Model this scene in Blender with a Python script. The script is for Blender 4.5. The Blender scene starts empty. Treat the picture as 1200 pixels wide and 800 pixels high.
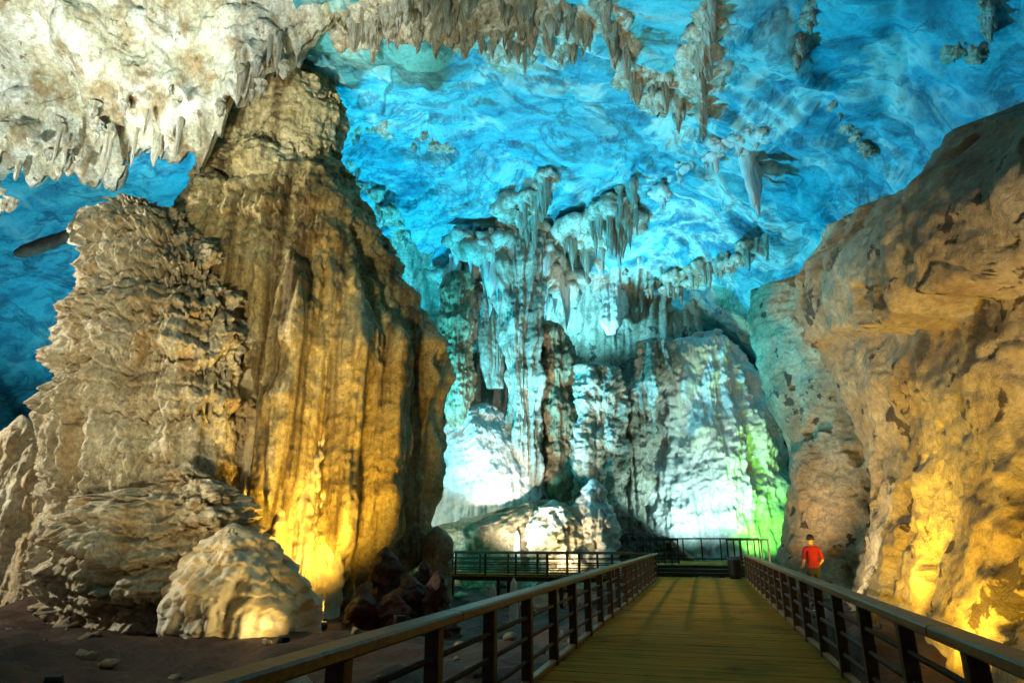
import bpy, bmesh, math, random
import numpy as np
from mathutils import Vector, Matrix

rng = np.random.default_rng(7)
random.seed(7)
scene = bpy.context.scene
col = scene.collection

# ------------------------------------------------------------------ camera
# walkway runs along +Y, deck top at z = 0, eye 1.65 m above the boards
FPX = 760.0                                   # focal length in pixels of the 1200 px wide photograph
PITCH = math.atan(231 / FPX)                  # horizon at y = 631
YAW = math.atan(226 / (FPX / math.cos(PITCH)))
EYE = 1.65
cam = bpy.data.cameras.new('camera')
cam.lens = FPX / 1200 * 36
cam.sensor_width = 36
cam.clip_start = 0.05
cam.clip_end = 500
camo = bpy.data.objects.new('camera', cam)
camo.location = (0, 0, EYE)
camo.rotation_euler = (math.pi / 2 + PITCH, 0, YAW)
col.objects.link(camo)
scene.camera = camo

# ------------------------------------------------------------------ world and exposure (underground: faint warm ambient added as fill)
world = bpy.data.worlds.new('World')
scene.world = world
world.use_nodes = True
bg = world.node_tree.nodes['Background']
bg.inputs[0].default_value = (1.0, 0.86, 0.66, 1)
bg.inputs[1].default_value = 0.08
scene.view_settings.view_transform = 'Standard'
scene.view_settings.look = 'None'
scene.view_settings.exposure = 0.0
scene.view_settings.gamma = 1.0
scene.cycles.use_denoising = True
scene.cycles.adaptive_threshold = 0.02
scene.cycles.max_bounces = 6
scene.cycles.diffuse_bounces = 4
scene.cycles.sample_clamp_indirect = 6

# camera frame on the ground: s to the right, D ahead, z up
HX, HY = -math.sin(YAW), math.cos(YAW)
RX, RY = math.cos(YAW), math.sin(YAW)
CP, SP = math.cos(PITCH), math.sin(PITCH)


def W(s, D, z):
    s, D, z = np.broadcast_arrays(np.asarray(s, float), np.asarray(D, float), np.asarray(z, float))
    return np.stack([RX * s + HX * D, RY * s + HY * D, z], -1)


def toSD(P):
    P = np.asarray(P, float)
    return P[..., 0] * RX + P[..., 1] * RY, P[..., 0] * HX + P[..., 1] * HY


def pxd(u, v, D):
    """direction of a photo pixel, at ground distance D ahead -> (s, z)"""
    a = (np.asarray(u, float) - 600) / FPX
    b = (400 - np.asarray(v, float)) / FPX
    t = D / (CP - b * SP)
    return a * t, EYE + (SP + b * CP) * t



# ------------------------------------------------------------------ noise in numpy
_perm = np.random.default_rng(11).permutation(256)
_perm = np.concatenate([_perm, _perm, _perm])
_g = np.random.default_rng(5).normal(size=(256, 3))
_g /= np.linalg.norm(_g, axis=1)[:, None]


def pn(P):
    sh = P.shape[:-1]
    P = P.reshape(-1, 3)
    i = np.floor(P).astype(np.int64)
    f = P - i
    i &= 255
    w = f * f * f * (f * (f * 6 - 15) + 10)
    out = np.zeros(len(P))
    for dx in (0, 1):
        a = _perm[i[:, 0] + dx]
        wx = w[:, 0] if dx else 1 - w[:, 0]
        for dy in (0, 1):
            b = _perm[a + i[:, 1] + dy]
            wy = wx * (w[:, 1] if dy else 1 - w[:, 1])
            for dz in (0, 1):
                g = _g[_perm[b + i[:, 2] + dz]]
                wz = wy * (w[:, 2] if dz else 1 - w[:, 2])
                out += wz * (g[:, 0] * (f[:, 0] - dx) + g[:, 1] * (f[:, 1] - dy) + g[:, 2] * (f[:, 2] - dz))
    return (out * 1.5).reshape(sh)


def fbm(P, f=1.0, o=4, gain=0.5):
    r = 0; a = 1.0; t = 0
    for k in range(o):
        r = r + a * pn(P * f + k * 17.3)
        t += a; a *= gain; f *= 2.03
    return r / t * 1.6


def billow(P, f=1.0, o=3, gain=0.5):
    r = 0; a = 1.0; t = 0
    for k in range(o):
        r = r + a * np.abs(pn(P * f + k * 9.7))
        t += a; a *= gain; f *= 2.1
    return r / t * 2.0


def sstep(a, b, x):
    t = np.clip((x - a) / (b - a), 0, 1)
    return t * t * (3 - 2 * t)


def smooth_interp(x, xs, ys, w=0.0):
    """linear table, smoothed over a window w"""
    if w <= 0:
        return np.interp(x, xs, ys)
    k = np.linspace(-1, 1, 9)
    g = np.exp(-2 * k * k); g /= g.sum()
    return sum(gi * np.interp(x + ki * w, xs, ys) for ki, gi in zip(k, g))


# ------------------------------------------------------------------ object helpers
def tag(o, label=None, cat=None, group=None, kind=None):
    if label: o['label'] = label
    if cat: o['category'] = cat
    if group: o['group'] = group
    if kind: o['kind'] = kind
    return o


def empty(name, loc=(0, 0, 0), rz=0):
    o = bpy.data.objects.new(name, None)
    o.location = loc
    o.rotation_euler = (0, 0, rz)
    o.empty_display_size = 0.2
    col.objects.link(o)
    return o


def link(name, me, mat=None, parent=None):
    o = bpy.data.objects.new(name, me)
    if mat is not None and not me.materials:
        me.materials.append(mat)
    col.objects.link(o)
    if parent is not None:
        o.parent = parent
    return o


def mesh_np(name, V, F, smooth=True):
    me = bpy.data.meshes.new(name)
    V = np.ascontiguousarray(V, dtype=np.float32).reshape(-1, 3)
    F = np.ascontiguousarray(F, dtype=np.int32)
    n, k = F.shape
    me.vertices.add(len(V)); me.vertices.foreach_set('co', V.ravel())
    me.loops.add(n * k); me.loops.foreach_set('vertex_index', F.ravel())
    me.polygons.add(n)
    me.polygons.foreach_set('loop_start', np.arange(0, n * k, k, dtype=np.int32))
    me.polygons.foreach_set('loop_total', np.full(n, k, dtype=np.int32))
    if smooth:
        me.polygons.foreach_set('use_smooth', np.ones(n, dtype=bool))
    me.update(calc_edges=True)
    return me


def grid_faces(n, m, wrap=False, flip=False, keep=None):
    i = np.arange(n - 1)[:, None]
    j = np.arange(m if wrap else m - 1)[None, :]
    j2 = (j + 1) % m
    a = i * m + j; b = i * m + j2; c = (i + 1) * m + j2; d = (i + 1) * m + j
    F = np.stack([a, b, c, d], -1)
    if keep is not None:
        F = F[keep]
    F = F.reshape(-1, 4)
    return F[:, ::-1] if flip else F


def box_bm(bm, c, size, rot=None, bevel=0.0):
    r = bmesh.ops.create_cube(bm, size=1.0)
    vs = r['verts']
    M = Matrix.Translation(c) @ (rot.to_4x4() if rot else Matrix.Identity(4)) @ Matrix.Diagonal((*size, 1))
    for v in vs: v.co = M @ v.co
    if bevel > 0:
        es = list({e for v in vs for e in v.link_edges})
        bmesh.ops.bevel(bm, geom=es, offset=bevel, segments=1, affect='EDGES')


def box_mesh(name, c, size, bevel=0.0, rot=None):
    bm = bmesh.new()
    box_bm(bm, Vector(c), size, rot, bevel)
    me = bpy.data.meshes.new(name)
    bm.to_mesh(me); bm.free()
    return me


def tube_mesh(name, pts, rad, n=10, cap=True):
    """a round tube through points, radius per point"""
    pts = [Vector(p) for p in pts]
    rad = rad if hasattr(rad, '__len__') else [rad] * len(pts)
    V = []; F = []
    for k, p in enumerate(pts):
        t = (pts[min(k + 1, len(pts) - 1)] - pts[max(k - 1, 0)]).normalized()
        a = t.orthogonal().normalized() if abs(t.z) < 0.99 else Vector((1, 0, 0))
        b = t.cross(a).normalized()
        for q in range(n):
            w = 2 * math.pi * q / n
            V.append(p + (a * math.cos(w) + b * math.sin(w)) * rad[k])
    for k in range(len(pts) - 1):
        for q in range(n):
            F.append((k * n + q, k * n + (q + 1) % n, (k + 1) * n + (q + 1) % n, (k + 1) * n + q))
    if cap:
        F.append(tuple(range(n))[::-1]); F.append(tuple((len(pts) - 1) * n + q for q in range(n)))
    me = bpy.data.meshes.new(name)
    me.from_pydata(V, [], F)
    for p in me.polygons: p.use_smooth = len(p.vertices) == 4
    return me


# ------------------------------------------------------------------ materials
def newmat(name):
    m = bpy.data.materials.new(name)
    m.use_nodes = True
    nt = m.node_tree
    return m, nt, nt.nodes['Principled BSDF']


def nd(nt, t, **kw):
    n = nt.nodes.new(t)
    for k, v in kw.items(): setattr(n, k, v)
    return n


def ramp(nt, src, stops, interp='LINEAR'):
    r = nd(nt, 'ShaderNodeValToRGB')
    r.color_ramp.interpolation = interp
    e = r.color_ramp.elements
    while len(e) < len(stops): e.new(0.5)
    for k, (p, c) in enumerate(stops):
        e[k].position = p
        e[k].color = (*c, 1) if len(c) == 3 else c
    nt.links.new(src, r.inputs[0])
    return r.outputs[0]


def noise(nt, co, scale, detail=6, rough=0.6, dist=0.0):
    n = nd(nt, 'ShaderNodeTexNoise')
    n.inputs['Scale'].default_value = scale
    n.inputs['Detail'].default_value = detail
    n.inputs['Roughness'].default_value = rough
    n.inputs['Distortion'].default_value = dist
    nt.links.new(co, n.inputs['Vector'])
    return n.outputs['Fac']


def mapping(nt, co, scale=(1, 1, 1), rot=(0, 0, 0)):
    m = nd(nt, 'ShaderNodeMapping')
    m.inputs['Scale'].default_value = scale
    m.inputs['Rotation'].default_value = rot
    nt.links.new(co, m.inputs['Vector'])
    return m.outputs[0]


def mixc(nt, fac, a, b, mode='MIX'):
    m = nd(nt, 'ShaderNodeMix', data_type='RGBA', blend_type=mode)
    for sock, val in ((m.inputs[0], fac), (m.inputs[6], a), (m.inputs[7], b)):
        if isinstance(val, (int, float)): sock.default_value = val
        elif isinstance(val, tuple): sock.default_value = (*val, 1)
        else: nt.links.new(val, sock)
    return m.outputs[2]


def rock(name, pal, scale=0.35, streak=None, stretch=(1.6, 1.6, 0.1), rot=(0, 0, 0), streak_amt=0.6, spots=None,
         spot_scale=1.2, spot_at=(0.66, 0.72), fine=(0.42, 1.4), bump=0.6, bdist=0.12, bscale=2.2, rough=0.62, spec=0.4, veins=None, vein_scale=0.25, cracks=None, crack_scale=0.2):
    m, nt, bs = newmat(name)
    co = nd(nt, 'ShaderNodeTexCoord').outputs['Object']
    n1 = noise(nt, co, scale, 9, 0.62, 0.6)
    k = len(pal)
    c = ramp(nt, n1, [(0.28 + 0.44 * i / (k - 1), p) for i, p in enumerate(pal)])
    ms = mapping(nt, co, stretch, rot)
    n2 = noise(nt, ms, 1.0, 7, 0.6, 0.35)
    if streak is not None:
        f = ramp(nt, n2, [(0.47, (0, 0, 0)), (0.62, (streak_amt,) * 3)])
        c = mixc(nt, f, c, streak)
    n3 = noise(nt, co, 5.5, 10, 0.78, 0.3)
    lo, hi = fine
    f3 = ramp(nt, n3, [(0.33, (lo,) * 3), (0.68, (hi,) * 3)])
    c = mixc(nt, 1.0, c, f3, 'MULTIPLY')
    if spots is not None:
        n4 = noise(nt, co, spot_scale, 5, 0.6, 0.25)
        f4 = ramp(nt, n4, [(spot_at[0], (0, 0, 0)), (spot_at[1], (0.85,) * 3)])
        c = mixc(nt, f4, c, spots)
    if veins is not None:
        nv = noise(nt, ms if vein_scale < 0 else co, abs(vein_scale), 6, 0.62, 1.2)
        fv = ramp(nt, nv, [(0.44, (0, 0, 0)), (0.495, (0.9,) * 3), (0.515, (0.9,) * 3), (0.56, (0, 0, 0))])
        nm = noise(nt, co, 0.07, 3, 0.5, 0.5)
        fm = ramp(nt, nm, [(0.44, (0, 0, 0)), (0.60, (1, 1, 1))])
        c = mixc(nt, mixc(nt, 1.0, fv, fm, 'MULTIPLY'), c, veins)
    if cracks is not None:
        nk = noise(nt, co, crack_scale, 8, 0.66, 1.6)
        fk = ramp(nt, nk, [(0.465, (0, 0, 0)), (0.498, (0.55,) * 3), (0.504, (0.55,) * 3), (0.535, (0, 0, 0))])
        c = mixc(nt, fk, c, cracks)
    nt.links.new(c, bs.inputs['Base Color'])
    bs.inputs['Roughness'].default_value = rough
    bs.inputs['Specular IOR Level'].default_value = spec
    nb = noise(nt, co, bscale, 12, 0.74, 0.3)
    add = nd(nt, 'ShaderNodeMath', operation='ADD')
    nt.links.new(nb, add.inputs[0])
    nt.links.new(n2, add.inputs[1])
    b = nd(nt, 'ShaderNodeBump')
    b.inputs['Strength'].default_value = bump
    b.inputs['Distance'].default_value = bdist
    nt.links.new(add.outputs[0], b.inputs['Height'])
    nt.links.new(b.outputs[0], bs.inputs['Normal'])
    return m


def plain(name, c, rough=0.6, var=0.35, scale=3.0, metal=0.0, stretch=(1, 1, 1), bump=0.15, spec=0.4, perobj=False):
    m, nt, bs = newmat(name)
    co = nd(nt, 'ShaderNodeTexCoord').outputs['Object']
    if perobj:                                       # no two boards alike
        ad = nd(nt, 'ShaderNodeVectorMath', operation='MULTIPLY_ADD')
        oi = nd(nt, 'ShaderNodeObjectInfo')
        nt.links.new(oi.outputs['Random'], ad.inputs[0]); ad.inputs[1].default_value = (37, 53, 71)
        nt.links.new(co, ad.inputs[2]); co = ad.outputs[0]
    n = noise(nt, mapping(nt, co, stretch), scale, 8, 0.65, 0.2)
    lo = tuple(x * (1 - var) for x in c); hi = tuple(min(1, x * (1 + var)) for x in c)
    cc = ramp(nt, n, [(0.3, lo), (0.7, hi)])
    if perobj:
        cc = mixc(nt, 1.0, cc, ramp(nt, oi.outputs['Random'], [(0.0, (0.84,) * 3), (1.0, (1.12,) * 3)]), 'MULTIPLY')
        gp = nd(nt, 'ShaderNodeNewGeometry').outputs['Position']
        cc = mixc(nt, ramp(nt, noise(nt, gp, 0.8, 6, 0.65, 0.5), [(0.52, (0, 0, 0)), (0.68, (0.6,) * 3)]), cc, (0.07, 0.04, 0.012))
    nt.links.new(cc, bs.inputs['Base Color'])
    bs.inputs['Roughness'].default_value = rough
    bs.inputs['Metallic'].default_value = metal
    bs.inputs['Specular IOR Level'].default_value = spec
    b = nd(nt, 'ShaderNodeBump')
    b.inputs['Strength'].default_value = bump
    b.inputs['Distance'].default_value = 0.02
    nt.links.new(n, b.inputs['Height'])
    nt.links.new(b.outputs[0], bs.inputs['Normal'])
    return m


M = {}
M['ceiling'] = rock('blue_lit_limestone', [(0.02, 0.13, 0.22), (0.04, 0.30, 0.42), (0.06, 0.40, 0.50), (0.10, 0.47, 0.54), (0.38, 0.62, 0.58)],  # rock is neutral; the floodlights' blue is put into these base colours
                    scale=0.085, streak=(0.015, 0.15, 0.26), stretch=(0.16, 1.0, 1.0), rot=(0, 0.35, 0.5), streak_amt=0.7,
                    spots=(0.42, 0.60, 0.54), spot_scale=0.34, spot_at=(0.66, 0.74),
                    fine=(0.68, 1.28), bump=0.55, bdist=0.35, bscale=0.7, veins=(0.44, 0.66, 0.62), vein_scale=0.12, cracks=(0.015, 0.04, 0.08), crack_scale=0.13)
M['cream'] = rock('cream_calcite', [(0.22, 0.19, 0.10), (0.55, 0.54, 0.40), (0.74, 0.76, 0.68), (0.80, 0.83, 0.78)], scale=0.45,
                  streak=(0.30, 0.21, 0.09), stretch=(0.9, 0.9, 0.35), streak_amt=0.85, spots=(0.10, 0.07, 0.03), spot_scale=1.6,
                  spot_at=(0.635, 0.68), bump=1.0, bdist=0.28)
M['column'] = rock('ochre_flowstone', [(0.22, 0.15, 0.06), (0.46, 0.36, 0.16), (0.60, 0.51, 0.28), (0.66, 0.60, 0.42)], scale=0.22,
                   streak=(0.09, 0.05, 0.012), stretch=(1.0, 1.0, 0.035), streak_amt=0.9, fine=(0.38, 1.45), bump=1.0, bdist=0.22)
M['lobe'] = rock('pale_flowstone', [(0.26, 0.21, 0.13), (0.50, 0.44, 0.30), (0.62, 0.57, 0.43), (0.68, 0.64, 0.52)], scale=0.28,
                 streak=(0.40, 0.24, 0.08), stretch=(1.2, 1.2, 0.12), streak_amt=0.6, fine=(0.36, 1.5), bump=1.0, bdist=0.25)
M['mound'] = rock('smooth_cream_flowstone', [(0.34, 0.26, 0.13), (0.52, 0.43, 0.26), (0.66, 0.60, 0.46), (0.70, 0.66, 0.55)], scale=0.3,
                  streak=(0.45, 0.28, 0.08), stretch=(1.0, 1.0, 0.2), streak_amt=0.5, fine=(0.75, 1.15), bump=0.5, bdist=0.1)
M['wall_right'] = rock('ochre_limestone', [(0.20, 0.14, 0.08), (0.40, 0.31, 0.18), (0.50, 0.41, 0.26), (0.44, 0.37, 0.26)], scale=0.25,
                       streak=(0.22, 0.11, 0.03), stretch=(0.5, 0.5, 0.22), streak_amt=0.55, spots=(0.025, 0.012, 0.006), spot_scale=1.1,
                       spot_at=(0.605, 0.63), fine=(0.5, 1.38), bump=0.9, bdist=0.25)
M['back'] = rock('pale_green_limestone', [(0.10, 0.09, 0.06), (0.32, 0.31, 0.23), (0.54, 0.54, 0.45), (0.66, 0.67, 0.60)], scale=0.3,
                 streak=(0.12, 0.11, 0.07), stretch=(1.2, 1.2, 0.2), streak_amt=0.7, spots=(0.03, 0.026, 0.018), spot_scale=0.7,
                 spot_at=(0.61, 0.66), bump=0.9, bdist=0.25, bscale=1.5)
M['white'] = rock('white_flowstone', [(0.50, 0.52, 0.48), (0.66, 0.69, 0.66), (0.74, 0.76, 0.74)], scale=0.4,
                  streak=(0.34, 0.36, 0.32), stretch=(1.1, 1.1, 0.2), streak_amt=0.5, spots=(0.12, 0.12, 0.09), spot_scale=1.3,
                  spot_at=(0.68, 0.71), fine=(0.75, 1.15), bump=0.7, bdist=0.2)
M['brown'] = rock('brown_limestone', [(0.10, 0.075, 0.04), (0.24, 0.18, 0.10), (0.36, 0.29, 0.17), (0.44, 0.37, 0.24)], scale=0.4,
                  streak=(0.09, 0.06, 0.03), stretch=(1.2, 1.2, 0.3), streak_amt=0.6, bump=0.9, bdist=0.2)
M['floor'] = rock('brown_cave_earth', [(0.016, 0.007, 0.004), (0.042, 0.017, 0.009), (0.075, 0.034, 0.017), (0.13, 0.08, 0.035)], scale=0.4,
                  bump=0.8, bdist=0.15, rough=0.7)
M['red'] = rock('rust_red_rock', [(0.018, 0.009, 0.007), (0.04, 0.017, 0.011), (0.09, 0.042, 0.028)], scale=0.6, bump=0.9, bdist=0.15)
M['plank'] = plain('weathered_olive_boards', (0.44, 0.22, 0.018), 0.85, 0.3, 2.0, stretch=(0.7, 7, 7), perobj=True, spec=0.1)
M['rail'] = plain('dark_brown_timber', (0.045, 0.028, 0.016), 0.5, 0.45, 3.0, stretch=(4, 0.5, 4))
M['handrail'] = plain('worn_brown_timber', (0.17, 0.10, 0.035), 0.45, 0.45, 3.0, stretch=(5, 0.4, 5))
M['black'] = plain('black_metal', (0.015, 0.014, 0.014), 0.4, 0.3, 4.0)
M['housing'] = plain('grey_cast_metal', (0.06, 0.06, 0.065), 0.45, 0.3, 6.0, metal=0.4)
M['concrete'] = plain('dull_concrete', (0.16, 0.15, 0.12), 0.85, 0.3, 2.0)


def emis(name, c, st):
    m, nt, bs = newmat(name)
    bs.inputs['Base Color'].default_value = (0.8, 0.8, 0.8, 1)
    bs.inputs['Emission Color'].default_value = (*c, 1)
    bs.inputs['Emission Strength'].default_value = st
    return m


# ------------------------------------------------------------------ cave ceiling and outer walls (one vaulted shell)
CS, CD, CZ = -6.0, 29.0, 0.0
AX_L, AX_R, AX_F, AX_B, AX_U = 46.0, 34.0, 33.0, 34.0, 27.5
PW = 2.7


def shell_r(ds, dD, dz):
    a = np.where(ds < 0, AX_L, AX_R); b = np.where(dD > 0, AX_F, AX_B)
    q = (np.abs(ds) / a) ** PW + (np.abs(dD) / b) ** PW + (np.abs(dz) / AX_U) ** PW
    return q ** (-1 / PW)


def shell_noise(P):
    Q = P * np.array([1, 1, 1.0])
    # long sweeping scallops: stretched along a slanted direction
    ca, sa = math.cos(0.55), math.sin(0.55)
    x = Q[..., 0] * ca + Q[..., 1] * sa
    y = -Q[..., 0] * sa + Q[..., 1] * ca
    S = np.stack([x * 0.045, y * 0.22, Q[..., 2] * 0.16], -1)
    S = S + 0.25 * fbm(Q, 0.06, 2)[..., None]
    d = 1.5 * fbm(Q, 0.07, 3) + 2.3 * billow(S, 1.0, 4, 0.5)
    sQ, DQ = toSD(Q)
    st = (0.72 * DQ + 0.62 * sQ) * 0.24 + 0.10 * Q[..., 2] + 1.5 * fbm(Q + 11, 0.07, 4)
    fr = st - np.floor(st)
    amt = 0.25 + 0.75 * np.abs(np.sin(np.floor(st) * 12.9898 + 2.5 * pn(Q * 0.09)))
    d = d + 1.3 * amt * sstep(0, 0.05, fr) * (1 - fr)
    rough = sstep(-0.05, 0.35, fbm(Q + 40, 0.06, 2) + 0.012 * (toSD(Q)[1] - 40))
    d = d + rough * (0.9 * billow(Q * np.array([1, 1, 0.7]), 0.35, 4, 0.55)) + 0.16 * fbm(Q, 0.8, 3) - 0.5 * sstep(0.05, 0.0, np.abs(pn(Q * 0.11 + 0.3 * fbm(Q, 0.2, 2)[..., None] + 3)))
    return d


def shell_disp(ds, dD, dz):
    """radius factor of the uneven vault in a direction from its centre"""
    r = shell_r(ds, dD, dz)
    d = shell_noise(W(CS + ds * r, CD + dD * r, CZ + dz * r))
    return r - d * 0.62 / np.sqrt(ds ** 2 + dD ** 2 + dz ** 2)


def hit_shell(u, v):
    """where the lines of photo pixels meet the uneven vault"""
    u = np.atleast_1d(np.asarray(u, float))[:, None]; v = np.atleast_1d(np.asarray(v, float))[:, None]
    D = np.linspace(3, 66, 400)[None, :] + 0 * u
    s, z = pxd(u, v, D)
    k = np.argmax(shell_r(s - CS, D - CD, np.maximum(z - CZ, 0)) < 1.0, axis=1)
    Dk = np.take_along_axis(D, k[:, None], 1)
    D = Dk + np.linspace(-6, 1, 70)[None, :]
    s, z = pxd(u, v, D)
    f = shell_disp(s - CS, D - CD, np.maximum(z - CZ, 0.01)) < 1.0
    k = np.where(f.any(1), np.argmax(f, axis=1), 69)[:, None]
    D = np.take_along_axis(D, k, 1)[:, 0]
    s, z = pxd(u[:, 0], v[:, 0], D)
    return s, D, z


def build_shell():
    n, m = 290, 840
    el = np.linspace(math.radians(-4), math.pi / 2, n)[:, None]
    az = np.linspace(-math.pi, math.pi, m, endpoint=False)[None, :]
    az = az - 0.5 * np.sin(az)
    # squash so that rings are spread evenly
    ds = np.cos(el) * np.sin(az) * 1.2; dD = np.cos(el) * np.cos(az) * 1.05; dz = np.sin(el) * 0.85 + 0 * az
    r = shell_disp(ds, dD, dz)
    P = W(CS + ds * r, CD + dD * r, CZ + dz * r)
    Dm = (CD + dD * r)
    keep = Dm[:-1, :] > -2.0                      # shell left open behind the camera to let in ambient fill
    F = grid_faces(n, m, wrap=True, flip=False, keep=keep)
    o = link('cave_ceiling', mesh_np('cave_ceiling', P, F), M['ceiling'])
    tag(o, kind='structure')


build_shell()


# ------------------------------------------------------------------ cave floor
def floor_z(s, D):
    P = W(s, D, 0 * s)
    x, y = P[..., 0], P[..., 1]
    z = -1.40 + 0.55 * fbm(P, 0.16, 4) + 0.30 * billow(P, 0.5, 4)
    z = z + 1.5 * sstep(40, 52, D) + 0.5 * sstep(-8, -20, s) * sstep(10, 24, D)
    # rubble bank on the right beside the walkway, level with it
    z = z + 1.15 * sstep(1.9, 3.2, x) * sstep(13, 17, y) * sstep(30, 24, y)
    # gully under the walkway
    under = sstep(3.2, 2.2, np.abs(x + 0.3)) * sstep(42, 38, y)
    z = np.where(under > 0, z * (1 - under) + np.minimum(z, -0.75) * under, z)
    # low earth bank in front of the big column
    bank = np.exp(-((s + 15.5) / 6.5) ** 2 - ((D - 19.8) / 1.6) ** 2)
    z = z + 0.55 * bank
    return z


def build_floor():
    n, m = 240, 280
    D = (np.linspace(0, 1, n) ** 1.5 * 72 - 4)[:, None] + np.zeros((1, m))
    t = np.linspace(-1, 1, m)[None, :]
    s = -6 + (np.sign(t) * np.abs(t) ** 1.35) * 50 + 0 * D
    P = W(s, D, floor_z(s, D))
    o = link('cave_floor', mesh_np('cave_floor', P, grid_faces(n, m)), M['floor'])
    tag(o, kind='structure')


build_floor()


def build_rubble():
    r = np.random.default_rng(31)
    n, m = 7, 9
    el = np.linspace(-math.pi / 2, math.pi / 2, n)[:, None]; az = np.linspace(0, 2 * math.pi, m, endpoint=False)[None, :]
    base = np.stack([np.cos(el) * np.cos(az), np.cos(el) * np.sin(az), np.sin(el) * 0.6 + 0 * az], -1)
    F = grid_faces(n, m, wrap=True)
    VV, FF = [], []
    k = 0
    while k < 420:
        s_, D_ = r.uniform(-30, 12), r.uniform(5, 44)
        p = W(s_, D_, 0)
        if -2.9 < p[0] < 1.9 and p[1] < 41: continue
        if p[0] > 5: continue
        rad = 0.05 + 0.32 * r.random() ** 4
        z = float(floor_z(np.array([s_]), np.array([D_]))[0])
        P = base * rad * r.uniform(0.7, 1.3, 3)
        P = P * (1 + 0.9 * pn(P / rad * 1.1 + k * 3.3))[..., None]
        VV.append((P + np.array([p[0], p[1], z + rad * 0.15])).reshape(-1, 3)); FF.append(F + k * n * m); k += 1
    o = link('rubble', mesh_np('rubble', np.concatenate(VV), np.concatenate(FF), smooth=False), M['brown'])
    tag(o, 'loose brown rubble strewn over the dark cave floor', 'rubble', kind='stuff')


build_rubble()

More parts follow.
